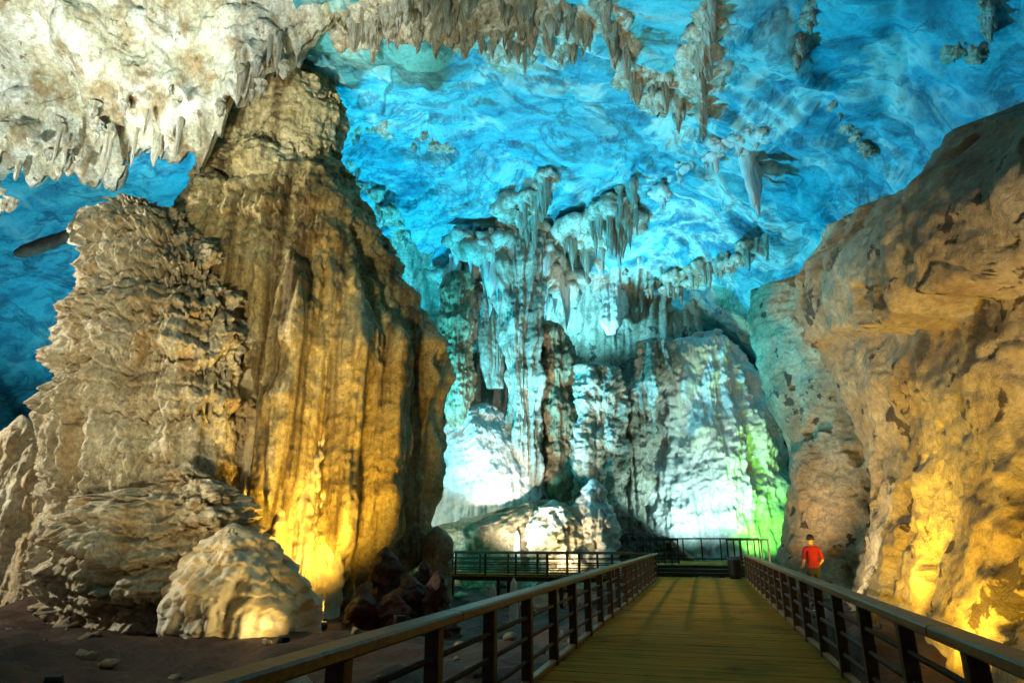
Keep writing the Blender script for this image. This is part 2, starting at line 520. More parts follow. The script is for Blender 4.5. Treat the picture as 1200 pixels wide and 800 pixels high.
# ------------------------------------------------------------------ generic flowstone body: outline given at a distance D, made solid
def flow_body(name, mat, D, table, parent=None, ratio=0.8, n=200, m=320, lump=(0.5, 0.25), flute=(0.3, 0.8), flute2=(0.1, 2.2),
              terrace=(0, 1.0), ter2=(0, 0.4), fine=0.05, seed=0, top=0.6, extra=None, z0=None, smoothw=0.4, tmask=None, fmask=None, bias=0.0, flute3=0.0, tilt=0.0):
    tb = np.array(table, float)
    sL, zL = pxd(tb[:, 1], tb[:, 0], D); sR, zR = pxd(tb[:, 2], tb[:, 0], D)
    zt = (zL + zR) / 2
    o = np.argsort(zt)
    zt, sL, sR = zt[o], sL[o], sR[o]
    if z0 is not None:
        zt = np.concatenate([[z0], zt]); sL = np.concatenate([[sL[0]], sL]); sR = np.concatenate([[sR[0]], sR])
    q = np.linspace(0, 1, n)[:, None]
    z = zt[0] + (zt[-1] - zt[0]) * q
    L = smooth_interp(z, zt, sL, smoothw); R_ = smooth_interp(z, zt, sR, smoothw)
    c = (L + R_) / 2; w = np.maximum((R_ - L) / 2, 0.02)
    # round off the top (and a hanging bottom)
    w = w * np.sqrt(np.clip((1 - q) / (top / (zt[-1] - zt[0]) + 1e-6), 0, 1) * 0.999 + 1e-3)
    th = np.linspace(0, 2 * math.pi, m, endpoint=False)[None, :]
    th = th + 0.55 * np.cos(th)                       # closer together on the side towards the walkway
    dep = w * ratio
    cs, sn = np.cos(th), np.sin(th)
    s = c + w * cs; DD = D - dep * sn + tilt * q
    P = W(s, DD, z + 0 * th)
    nx, nD = cs / np.maximum(w, .05), sn / np.maximum(dep, .05)
    ln = np.sqrt(nx ** 2 + nD ** 2); nx, nD = nx / ln, -nD / ln
    Q = P + seed * 13.7
    k = np.minimum(1, w / 1.0)
    d = lump[0] * fbm(Q, lump[1], 4)
    fm = 1.0 if fmask is None else fmask(s, z + 0 * th)
    tm = 1.0 if tmask is None else tmask(s, z + 0 * th)
    Qf = Q * np.array([1, 1, 0.035]) + 0.07 * fbm(Q, 0.25, 2)[..., None]
    if flute[0]: d = d + fm * flute[0] * (billow(Qf, flute[1], 2) - 0.4)
    if flute2[0]: d = d + fm * flute2[0] * (billow(Qf * np.array([1, 1, 1.8]), flute2[1], 2) - 0.4)
    if flute3: d = d + fm * flute3 * (billow(Qf * np.array([1, 1, 3.0]), 4.2, 2) - 0.4)
    for (amp, per), fr in ((terrace, 1.0), (ter2, 1.9)):
        if amp:
            Qd = Q * np.array([1, 1, 0.12])
            ph = z / per + 1.1 * fbm(Q * np.array([1, 1, .35]), 0.16, 3) + 0.38 * pn(Qd * 1.7 * fr) + 0.30 * np.abs(pn(Qd * 4.5 * fr))
            fr_ = ph - np.floor(ph)
            amt = 0.45 + 0.55 * np.abs(np.sin(np.floor(ph) * 12.9898 + 3 * pn(Q * 0.25)))
            d = d + tm * amp * amt * (sstep(0.0, 0.14, fr_) * (1 - 0.85 * fr_) - 0.3 - 0.55 * np.exp(-(fr_ / 0.07) ** 2))
            d = d + tm * amp * amt * 0.55 * (billow(Qd * np.array([1, 1, 0.5]), 2.6 * fr, 2) - 0.4) * sstep(0.0, 0.12, fr_) * (1 - fr_)
    d = d + fine * fbm(Q, 3.0, 3) * 1.5
    if extra is not None:
        d = d + extra(s, z + 0 * th)
    d = (d + bias) * k
    P = W(s + nx * d, DD + nD * d, z + 0.10 * d)
    V = P.reshape(-1, 3)
    F = grid_faces(n, m, wrap=True, flip=True)
    top_c = P[-1].mean(0) + np.array([0, 0, 0.03])
    bot_c = P[0].mean(0)
    V = np.concatenate([V, [top_c, bot_c]])
    j = np.arange(m); j2 = (j + 1) % m; b = (n - 1) * m
    T1 = np.stack([b + j2, b + j, np.full(m, n * m), np.full(m, n * m)], -1)
    T2 = np.stack([j, j2, np.full(m, n * m + 1), np.full(m, n * m + 1)], -1)
    me = mesh_np(name, V, F)
    # caps as triangles
    bm = bmesh.new(); bm.from_mesh(me); bm.verts.ensure_lookup_table()
    for T in (T1, T2):
        for a in T:
            try:
                f = bm.faces.new([bm.verts[int(a[0])], bm.verts[int(a[1])], bm.verts[int(a[2])]]); f.smooth = True
            except ValueError:
                pass
    bm.to_mesh(me); bm.free()
    return link(name, me, mat, parent)


# ---- the great column
colm = empty('flowstone_column')
tag(colm, 'towering golden flowstone column reaching the ceiling with long vertical flutes', 'rock column')
MAIN = [(40, 306, 380), (75, 302, 384), (100, 282, 394), (140, 262, 404), (180, 238, 402), (210, 226, 414), (250, 214, 436), (300, 205, 461),
        (350, 202, 483), (400, 200, 500), (450, 200, 510), (520, 200, 513), (580, 200, 511), (630, 200, 499), (670, 200, 478), (712, 200, 462)]


def z_at(v, D):
    return float(pxd(600, v, D)[1])


zl, zh = z_at(420, 31), z_at(230, 31)
flow_body('shaft', M['column'], 31, MAIN, colm, ratio=0.75, n=385, m=360, flute3=0.10, lump=(0.9, 0.2), flute=(1.7, 0.40), flute2=(0.55, 1.3),
          terrace=(0.30, 1.6), ter2=(0.12, 0.45), fine=0.06, bias=-0.45, seed=1, z0=-2.0, top=0.5,
          fmask=lambda s, z: 0.35 + 0.65 * sstep(zh, zl, z), tmask=lambda s, z: 0.12 + 1.2 * sstep(zl, zh, z))
# bulging knobs stacked up the shaft
for k, (D, tb, sd) in enumerate([
    (28.6, [(160, 288, 318), (172, 272, 345), (195, 270, 352), (225, 285, 350), (250, 300, 340)], 3),
    (29.3, [(80, 318, 345), (95, 300, 375), (130, 296, 385), (165, 305, 378), (190, 320, 360)], 4),
    (28.2, [(185, 340, 368), (205, 325, 392), (240, 322, 408), (290, 330, 412), (330, 345, 400)], 5),
    (28.4, [(195, 235, 255), (215, 226, 280), (260, 222, 292), (300, 230, 285)], 6)]):
    flow_body('bulge', M['column'], D, tb, colm, ratio=0.7, n=80, m=120, lump=(0.45, 0.5), flute=(0.3, 1.1), flute2=(0.1, 3), ter2=(0.14, 0.5),
              fine=0.05, seed=sd, top=1.2)
# pale curtain down the middle of the column
flow_body('curtain', M['mound'], 26.9, [(262, 268, 318), (300, 262, 330), (330, 258, 338), (400, 252, 348), (470, 246, 362), (540, 242, 372), (600, 250, 380), (650, 280, 385), (700, 300, 380)],
          colm, ratio=0.55, n=260, m=220, flute3=0.12, lump=(0.5, 0.25), flute=(0.9, 0.65), flute2=(0.3, 2.0), ter2=(0.07, 0.6), seed=8, z0=-1.6, top=0.8, tilt=2.6)

# ---- tiered lobe on the left
lobe = empty('tiered_flowstone')
tag(lobe, 'pale grey flowstone of stacked dripping tiers leaning against the golden column', 'flowstone')
LOBE = [(226, 118, 165), (232, 104, 190), (244, 97, 212), (270, 94, 240), (300, 92, 262), (350, 80, 290), (400, 64, 300), (450, 50, 308), (500, 40, 316),
        (545, 34, 322), (575, 40, 322), (585, 60, 318), (620, 70, 315), (700, 60, 315)]
zc = z_at(560, 27)
flow_body('tiers', M['lobe'], 27.2, LOBE, lobe, ratio=0.62, n=385, m=360, flute3=0.08, lump=(1.0, 0.26), flute=(0.5, 0.7), flute2=(0.25, 2.3), terrace=(0.95, 2.3),
          ter2=(0.34, 0.7), fine=0.05, bias=-0.75, seed=2, z0=-1.6, top=1.2, smoothw=0.25,
          tmask=lambda s, z: 0.4 + 0.6 * sstep(zc, zc + 5, z))
flow_body('skirt', M['lobe'], 28.2, [(486, 14, 36), (510, 4, 52), (545, -12, 66), (600, -30, 76), (665, -45, 80)], lobe, ratio=0.6, n=150, m=220,
          lump=(0.4, 0.4), flute=(0.6, 0.8), flute2=(0.15, 2.5), ter2=(0.06, 0.5), seed=9, z0=-1.6, top=0.8)

# ---- mound in front
mound = empty('flowstone_mound')
tag(mound, 'low layered flowstone mound at the foot of the column', 'flowstone')
flow_body('layers', M['lobe'], 24.2, [(540, 214, 226), (556, 200, 240), (580, 150, 262), (600, 95, 284), (630, 66, 305), (665, 48, 318), (695, 60, 320), (712, 90, 318)],
          mound, ratio=0.6, n=210, m=260, lump=(1.0, 0.42), flute=(0.35, 0.9), flute2=(0.15, 2.5), terrace=(0.7, 1.0), ter2=(0.22, 0.36), seed=12, z0=-1.8, top=0.8)
flow_body('smooth_skirt', M['mound'], 22.4, [(612, 264, 282), (622, 250, 300), (634, 240, 314), (650, 230, 328), (670, 220, 341), (692, 206, 350), (716, 192, 357)],
          mound, ratio=0.85, n=120, m=180, lump=(0.55, 0.45), flute=(0.5, 0.8), flute2=(0.16, 2.2), flute3=0.05, ter2=(0.10, 0.5), seed=14, z0=-1.6, top=0.6, bias=0.1)

# ------------------------------------------------------------------ right wall
RW_PATH = [(-6, 6.6), (6, 6.2), (14, 5.7), (20, 5.2), (23.6, 4.75), (24.8, 4.85), (25.8, 5.6), (26.6, 8.6), (29.5, 9.8), (33.5, 9.6), (35.6, 6.6), (37.3, 5.0), (38.8, 4.7), (40, 5.4), (42, 8), (44, 14)]


def build_right_wall():
    pts = np.array([(x, y) for y, x in RW_PATH], float)
    seg = np.concatenate([[0], np.cumsum(np.linalg.norm(np.diff(pts, axis=0), axis=1))])
    m, n, nf = 530, 300, 258
    t = np.linspace(0, seg[-1], m)
    px_ = smooth_interp(t, seg, pts[:, 0], 0.5); py_ = smooth_interp(t, seg, pts[:, 1], 0.5)
    tx, ty = np.gradient(px_), np.gradient(py_)
    l = np.hypot(tx, ty); nx, ny = -ty / l, tx / l               # towards the walkway
    x = px_[None, :]; y = py_[None, :]; nx = nx[None, :]; ny = ny[None, :]
    yy = np.interp(t, seg, pts[:, 1])
    crest = (6.6 + 0.235 * np.clip(yy, 0, 42) + 0.7 * fbm(np.stack([t * 0.2, t * 0, t * 0 + 4], -1), 1, 3))[None, :]
    i = np.arange(n)[:, None]
    q = np.minimum(i / nf, 1.0)                                   # up the face
    g = np.maximum(i - nf, 0) / (n - 1 - nf)                      # back over the top, away from the walkway
    z = -1.8 + (crest + 1.8) * q
    zl = np.interp(t, [0, seg[2], seg[4], seg[5]], [4.2, 6.1, 8.0, 8.2])[None, :]
    have = np.interp(t, [0, seg[3], seg[4], seg[6]], [1, 1, 0.2, 0])[None, :]
    far = sstep(33, 37, yy)[None, :]
    P0 = np.stack([x + 0 * z, y + 0 * z, z + 0 * x], -1)
    wob = 0.55 * fbm(P0 * np.array([0, 1, 0]) + 3.3, 0.5, 4)
    zz = z - zl - wob
    ledge = 0.62 * have * sstep(-0.08, 0.18, zz) * (1 - 0.25 * sstep(0.5, 4, zz)) - 0.7 * have * sstep(-1.8, -0.1, zz) * sstep(0.2, -0.1, zz)
    lean = -0.45 * sstep(0, 5.0, z) + 0.35 * sstep(5.5, 9, z) * (1 - far) - 1.1 * sstep(-2.6, 0, z - crest) ** 2 * (1 - 0.6 * far)
    over = far * 1.0 * sstep(6, 9.5, z)
    foot = 0.75 * sstep(3.0, -1.8, z)
    Q = P0 + np.stack([0 * z + 0 * x, 0 * z + 0 * x, 0 * z + 0 * x], -1)
    d = 0.9 * fbm(Q, 0.15, 4, 0.45) + 0.30 * billow(Q * np.array([1, 1, 0.6]), 0.22, 4) + 0.16 * fbm(Q, 1.2, 4) + 0.04 * fbm(Q, 4, 2)
    crk = np.abs(pn(Q * np.array([0.3, 0.3, 0.55]) + 0.35 * fbm(Q, 0.5, 2)[..., None] + 31))
    d = d - 0.12 * sstep(0.03, 0.0, crk) * sstep(3, 7, z)
    pit = sstep(0.34, 0.44, fbm(Q * np.array([1, 1, 0.75]) + 7, 0.7, 3))
    d = d - 0.40 * pit
    o = ledge + lean + over + foot + d + 0.40
    top = 26 * g ** 1.4
    X = x + nx * o + top * (0.92 + 0.08 * np.cos(y)); Y = y + ny * o * (1 - g) + 0 * top
    Z = z + 0.15 * d + 0.20 * top + g * 1.2 * fbm(np.stack([X * 0.2, Y * 0.2, 0 * X], -1), 1, 4)
    me = mesh_np('cave_wall_right', np.stack([X, Y, Z], -1), grid_faces(n, m, flip=True))
    ob = link('cave_wall_right', me, M['wall_right'])
    tag(ob, kind='structure')


build_right_wall()

# ------------------------------------------------------------------ back wall formations
def thing_body(name, label, cat, mat, D, tb, **kw):
    o = flow_body(name, M[mat], D, tb, None, **kw)
    tag(o, label, cat)
    return o


def base_z(D):
    return -0.8 if D < 44 else -0.4


# broad wall band behind everything
def build_back_wall():
    n, m = 200, 400
    s = np.linspace(-26, 24, m)[None, :]
    q = np.linspace(0, 1, n)[:, None]
    h = 24.0 + 1.5 * fbm(np.stack([s[0] * 1.0, s[0] * 0 + 5, s[0] * 0], -1), 0.15, 3)[None, :] + 1.5 * sstep(0, 14, s)
    z = -2 + (h + 2) * q
    P0 = W(s + 0 * z, 54 + 0 * z + 0 * s, z + 0 * s)
    Qs = P0 * np.array([1, 1, 0.35])
    Qs = P0 * np.array([1, 1, 0.12])
    d = 2.6 * fbm(P0, 0.09, 3) + 2.4 * billow(Qs, 0.24, 4, 0.55) + 0.5 * billow(Qs, 0.9, 3) + 0.1 * fbm(P0, 2.5, 2)
    alc = sstep(0.12, 0.3, fbm(P0 * np.array([1, 1, 0.7]) + 21, 0.22, 3))
    d = d - 1.2 * alc * sstep(5, 8, z) * sstep(13, 10, z)
    D = 53.5 - d - 0.035 * np.maximum(0, z - 12) ** 2 - 2.5 * sstep(3, -1.5, z)
    P = W(s + 0 * z, D, z + 0 * s)
    o = link('cave_wall_back', mesh_np('cave_wall_back', P, grid_faces(n, m)), M['back'])
    tag(o, kind='structure')


build_back_wall()

BACK = [
    ('hanging_bulb', 'olive bulb-shaped stalactite hanging beside the dark slot in the rear wall', 'stalactite', 'brown', 46,
     [(318, 520, 552), (345, 516, 556), (400, 513, 552), (440, 510, 555), (470, 516, 553), (495, 525, 545), (505, 531, 538)], dict(flute3=0.10, seed=21, n=110, m=112, lump=(0.48, 0.47), flute=(0.30, 1.00), fine=0.12, top=0.4)),
    ('drip_column', 'tall pale green fluted column joining the rear ceiling and rubble', 'rock column', 'back', 46,
     [(275, 585, 640), (320, 572, 640), (370, 588, 632), (430, 592, 628), (480, 596, 630), (540, 592, 632), (600, 590, 640), (645, 585, 650)],
     dict(flute3=0.10, seed=22, n=240, m=135, lump=(0.66, 0.37), flute=(0.90, 0.90), flute2=(0.25, 2.5), ter2=(0.07, 0.65), z0=-1, top=0.5)),
    ('curtain_column', 'narrow blue-green ribbed curtain left of the tall green column', 'rock column', 'back', 47,
     [(330, 560, 590), (370, 562, 592), (430, 568, 590), (455, 572, 586)], dict(flute3=0.10, seed=23, n=110, m=97, lump=(0.19, 0.47), flute=(0.90, 1.20), flute2=(0.2, 3), top=0.5)),
    ('lumpy_pillar', 'orange-topped lumpy pillar with dark hollow on its left side', 'rock column', 'brown', 47,
     [(375, 632, 655), (390, 625, 668), (440, 628, 672), (500, 636, 678), (560, 628, 686), (620, 622, 700), (645, 615, 705)],
     dict(flute3=0.10, seed=24, n=200, m=150, lump=(0.94, 0.42), flute=(0.60, 0.80), ter2=(0.07, 0.52), z0=-1, fine=0.12)),
    ('knobbly_pillar', 'grey knobbly pillar with a dark peaked hollow above it', 'rock column', 'back', 46,
     [(425, 690, 712), (440, 680, 726), (480, 676, 736), (540, 670, 738), (590, 668, 735), (645, 662, 745)],
     dict(flute3=0.10, seed=25, n=200, m=150, lump=(0.94, 0.47), flute=(0.60, 0.80), ter2=(0.10, 0.52), z0=-1, fine=0.15)),
    ('white_block', 'blocky white stalactite with orange left face under the rear ceiling', 'stalactite', 'white', 50,
     [(318, 700, 728), (330, 703, 734), (360, 704, 736), (380, 706, 730), (392, 712, 722)], dict(flute3=0.10, seed=26, n=80, m=82, lump=(0.48, 0.56), flute=(0.45, 0.80), top=0.4)),
    ('flowstone_cascade', 'wide white flowstone cascade lit cyan and green behind the platform', 'flowstone', 'white', 48,
     [(385, 820, 858), (405, 796, 870), (440, 780, 884), (490, 765, 902), (550, 752, 918), (600, 745, 932), (655, 740, 940)],
     dict(flute3=0.10, seed=27, n=220, m=260, lump=(1.23, 0.24), flute=(1.05, 0.50), flute2=(0.3, 1.6), ter2=(0.06, 0.65), z0=-1, top=1.0, ratio=0.6, fine=0.1)),
    ('ribbed_pillar', 'bluish ribbed pillar beside a dark cleft left of the white cascade', 'rock column', 'back', 46,
     [(395, 752, 790), (430, 744, 790), (470, 738, 775), (520, 732, 764), (580, 730, 760), (645, 725, 762)],
     dict(flute3=0.10, seed=28, n=180, m=135, lump=(0.85, 0.37), flute=(0.75, 0.90), ter2=(0.06, 0.52), z0=-1, fine=0.12)),
    ('white_slope', 'smooth snow-white flowstone slope behind the side walkway railing', 'flowstone', 'white', 47,
     [(472, 548, 584), (490, 532, 600), (520, 515, 618), (560, 500, 640), (600, 490, 650), (650, 480, 660)],
     dict(flute3=0.10, seed=29, n=180, m=195, lump=(0.66, 0.28), flute=(0.45, 0.60), flute2=(0.08, 2.0), ter2=(0.01, 0.52), z0=-1, top=1.0, ratio=0.7)),
    ('brown_slope', 'low grey-green earth bank below the white flowstone slope', 'rock', 'brown', 43.5,
     [(585, 620, 665), (600, 570, 690), (620, 500, 700), (650, 470, 720)], dict(seed=30, n=90, m=195, lump=(0.48, 0.37), flute=(0.30, 0.80), z0=-1.2, top=0.8, fine=0.1, ratio=0.35)),
    ('golden_rock', 'golden lumpy rock mound behind the side railing', 'rock', 'cream', 42,
     [(585, 640, 655), (595, 630, 672), (615, 622, 682), (650, 615, 690)], dict(seed=31, n=90, m=105, lump=(0.76, 0.65), flute=(0.45, 1.00), ter2=(0.10, 0.65), z0=-1.2, top=0.8, fine=0.15)),
    ('white_rock', 'bright white lumpy rock beside the golden mound', 'rock', 'white', 42,
     [(560, 690, 700), (580, 680, 712), (610, 676, 720), (650, 665, 730)], dict(seed=32, n=90, m=105, lump=(0.76, 0.65), flute=(0.45, 1.00), ter2=(0.10, 0.65), z0=-1.2, top=0.8, fine=0.15)),
    ('dark_bank', 'dark brown rock bank sloping down behind the raised platform', 'rock', 'floor', 42.5,
     [(619, 736, 744), (627, 729, 772), (640, 724, 800), (655, 715, 812)], dict(seed=34, n=70, m=150, lump=(0.35, 0.59), flute=(0.30, 1.00), z0=-1.2, top=0.4, fine=0.12)),
    ('dark_boulder', 'rounded dark boulder at the right foot of the golden column', 'boulder', 'brown', 29,
     [(616, 505, 518), (622, 498, 526), (638, 494, 530), (660, 494, 528), (690, 490, 530)], dict(seed=33, n=70, m=82, lump=(0.29, 0.56), flute=(0.00, 1.00), flute2=(0, 1), z0=-1.8, top=0.5)),
]
for a in BACK:
    nm, lb, ct, mt, D, tb, kw = a
    thing_body(nm, lb, ct, mt, D, tb, **kw)

# reddish stalagmites at the foot of the column
for k, (D, u, vt, w) in enumerate([(25.5, 452, 640, 17), (24.5, 480, 672, 20), (24, 512, 668, 16), (23.5, 425, 684, 18), (26, 497, 655, 12), (23, 462, 694, 22)]):
    zt = z_at(vt, D)
    thing_body('stalagmite', 'rust red knobbly stalagmite in the dark below the golden column', 'stalagmite', 'red', D,
               [(vt, u - w * .6, u + w * .6), (vt + 14, u - w * .85, u + w * .85), (vt + 40, u - w, u + w), (vt + 90, u - w * 1.2, u + w * 1.2)],
               seed=40 + k, n=60, m=80, lump=(0.7, 0.9), flute=(0.25, 1.3), ter2=(0.25, 0.45), z0=-2, top=0.7, fine=0.1)['group'] = 'red stalagmites below the golden column'
for k, (D, u, vt, vb, w) in enumerate([(41.2, 606, 621, 640, 4.0), (27, 578, 683, 700, 5), (27, 602, 676, 692, 5)]):
    thing_body('small_stalagmite', ['slim white stalagmite rising above the side railing', 'small forked white stalagmite below the side walkway',
                                     'small round white stalagmite below the side walkway'][k], 'stalagmite', 'white', D,
               [(vt, u - w * .4, u + w * .4), ((vt + vb) / 2, u - w * .8, u + w * .8), (vb, u - w, u + w)], seed=60 + k, n=40, m=40, lump=(0.1, 2), flute=(0, 1), flute2=(0, 1),
               z0=(0.2, -1.5, -1.5)[k], top=0.25, fine=0.04)

# ------------------------------------------------------------------ stalactites and crusts hanging from the vault
def stal_mesh(seed, n=14, m=10):
    r = np.random.default_rng(seed)
    q = np.linspace(0, 1, n)[:, None]; th = np.linspace(0, 2 * math.pi, m, endpoint=False)[None, :]
    rad = (1 - q ** (1.0 + 1.6 * r.random())) ** (0.55 + 0.5 * r.random()) * (1 + 0.25 * np.sin(q * (9 + 5 * r.random()) + r.random() * 6) * (1 - q)) + 0.03
    P = np.stack([rad * np.cos(th), rad * np.sin(th), -q + 0 * th], -1)
    k = 1 + 0.5 * pn(P * np.array([1.3, 1.3, 2.5]) + seed * 3.1)
    P[..., 0] *= k; P[..., 1] *= k
    P[..., 0] += 0.35 * (pn(np.stack([q * 2, q * 0 + seed, q * 0], -1))); P[..., 1] += 0.35 * pn(np.stack([q * 2, q * 0 + seed, q * 0 + 9], -1))
    return mesh_np('stalactite', P, grid_faces(n, m, wrap=True, flip=True))


STAL = [stal_mesh(100 + k) for k in range(10)]
STALW = [stal_mesh(100 + k) for k in range(10)]
for me in STAL: me.materials.append(M['cream'])
for me in STALW: me.materials.append(M['white'])


def crust_mesh(r, w, seed, res=(14, 20), squash=0.45):
    """one irregular lump of crust, flattened against the roof, with drips along its underside"""
    n, m = res
    el = np.linspace(-math.pi / 2, math.pi / 2, n)[:, None]; az = np.linspace(0, 2 * math.pi, m, endpoint=False)[None, :]
    base = np.stack([np.cos(el) * np.cos(az), np.cos(el) * np.sin(az), np.sin(el) * squash + 0 * az], -1)
    Q = base * r + seed * 7.7
    d = 0.9 * fbm(Q, 0.7 / r, 3) + 0.6 * billow(Q * np.array([1, 1, 0.35]), 1.8 / r, 3) - 0.1
    P = base * r * (1 + d[..., None])
    low = sstep(0.2, -0.9, np.sin(el))
    P[..., 2] -= r * 0.8 * low * np.abs(pn(Q * np.array([3.0, 3.0, 0.2]) / r + 5))
    return mesh_np('crust', P, grid_faces(n, m, wrap=True, flip=False))


def pix_band(poly, k):
    """k random points along a pixel polyline [(u, v, width)]"""
    p = np.array(poly, float)
    L = np.concatenate([[0], np.cumsum(np.hypot(*np.diff(p[:, :2], axis=0).T))])
    t = np.sort(rng.random(k)) * L[-1]
    u = np.interp(t, L, p[:, 0]); v = np.interp(t, L, p[:, 1]); w = np.interp(t, L, p[:, 2])
    o = rng.uniform(-0.5, 0.5, k)
    return u, v + o * w, w


def cluster(label, poly, count, length, radius, crust, name='stalactite_cluster', pull=0.0, seed=0, mat='cream'):
    """crust lumps under the vault and stalactites along their lower side; lengths and radii in metres"""
    u, v, w = pix_band(poly, max(crust, 2))
    s, D, z = hit_shell(u, v)
    D = D * (1 - pull); s, z = pxd(u, v, D)
    pts = W(s, D, z + 0.1)
    root = empty(name, tuple(pts[len(pts) // 2]))
    tag(root, label, 'stalactites')
    o0 = np.array(root.location)
    for k in range(len(u)):
        r = max(0.3, w[k] * D[k] / 900 * rng.uniform(0.2, 0.62))
        me = crust_mesh(r, w, seed * 50 + k); me.materials.append(M[mat])
        o = link('crust', me, None, root)
        o.location = tuple(pts[k] - o0)
    u, v, w = pix_band(poly, count)
    s, D, z = hit_shell(u, v)
    D = D * (1 - pull); s, z = pxd(u, v, D)
    P = W(s, D, z) - o0
    for p in P:
        o = bpy.data.objects.new('stalactite', (STAL if mat == 'cream' else STALW)[rng.integers(len(STAL))])
        l = length * rng.uniform(0.15, 1.0) ** 1.6 + 0.3; r = radius * rng.uniform(0.6, 1.4) * (0.6 + 0.5 * l / length)
        o.location = (p[0], p[1], p[2] + 0.3)
        o.scale = (r, r * rng.uniform(0.7, 1.2), l)
        o.rotation_euler = (rng.uniform(-.06, .06), rng.uniform(-.06, .06), rng.uniform(0, 6.28))
        col.objects.link(o); o.parent = root
    return root


cluster('long fringe of cream stalactites hanging from the ceiling right of the golden column', [(405, 30, 40), (470, 8, 50), (560, 18, 60), (640, 28, 60), (690, 40, 40)], 260, 2.0, 0.27, 80, seed=1)
cluster('cream stalactite ridge running down the blue ceiling beside the long fringe', [(705, -5, 50), (722, 40, 40), (745, 85, 40), (770, 110, 40), (800, 108, 50)], 110, 2.2, 0.24, 34, seed=2)
cluster('broad wedge of cream stalactites with a dark hollow, bordered by pale ripples', [(838, 0, 30), (828, 40, 40), (818, 80, 60), (822, 118, 50)], 110, 2.2, 0.26, 32, seed=3)
cluster('thin cream stalactite rib high on the blue ceiling', [(955, 5, 10), (940, 40, 12), (932, 70, 10)], 12, 1.0, 0.14, 8, seed=4)
cluster('pair of yellowish stalactite clumps hanging above the right wall', [(1160, -5, 20), (1158, 18, 22), (1154, 30, 10)], 20, 1.0, 0.16, 7, seed=5)
cluster('small yellowish crust patch on the ceiling above the right wall', [(1108, 62, 12), (1130, 58, 18), (1152, 66, 10)], 8, 0.5, 0.14, 7, seed=6)
cluster('straight pale rib slanting across the smooth blue ceiling', [(975, 122, 8), (1000, 160, 10), (1022, 184, 8)], 6, 0.4, 0.12, 10, seed=7)
cluster('ragged white stalactite hanging alone in the middle of the blue ceiling', [(872, 182, 16), (878, 192, 18), (884, 200, 16)], 16, 4.5, 0.36, 8, seed=8, mat='white')
cluster('yellow-white crust ledge on the ceiling beside the golden column', [(412, 158, 16), (450, 158, 20), (505, 168, 16), (530, 176, 8)], 14, 0.6, 0.18, 14, seed=9)
cluster('cream crust and drips around a dark hole in the rear ceiling', [(570, 292, 30), (600, 275, 60), (625, 245, 40), (645, 212, 24)], 70, 3.2, 0.26, 20, seed=10, pull=0.015)
cluster('cream crust arch with hanging tongues on the rear ceiling', [(650, 300, 40), (680, 275, 40), (715, 255, 50), (745, 228, 40)], 70, 3.6, 0.28, 18, seed=11, pull=0.02)
cluster('dripping pale green curtain over the rear columns', [(515, 330, 40), (545, 300, 50), (590, 300, 60), (640, 310, 50), (668, 330, 40)], 110, 5.0, 0.36, 22, seed=12, pull=0.05, mat='back')
cluster('white branching crust ridges on the bright cyan rear ceiling', [(768, 230, 24), (800, 200, 22), (850, 168, 20), (905, 160, 10)], 26, 1.2, 0.2, 18, seed=13, mat='white')
cluster('pale crust band low on the rear ceiling beside the right wall', [(740, 340, 30), (790, 330, 30), (850, 310, 24), (900, 280, 16)], 40, 1.8, 0.22, 14, seed=14, pull=0.01)
cluster('pale rim of crust along the right side of the golden column', [(410, 195, 14), (440, 230, 22), (480, 285, 30), (505, 330, 30)], 30, 1.2, 0.2, 16, seed=15)

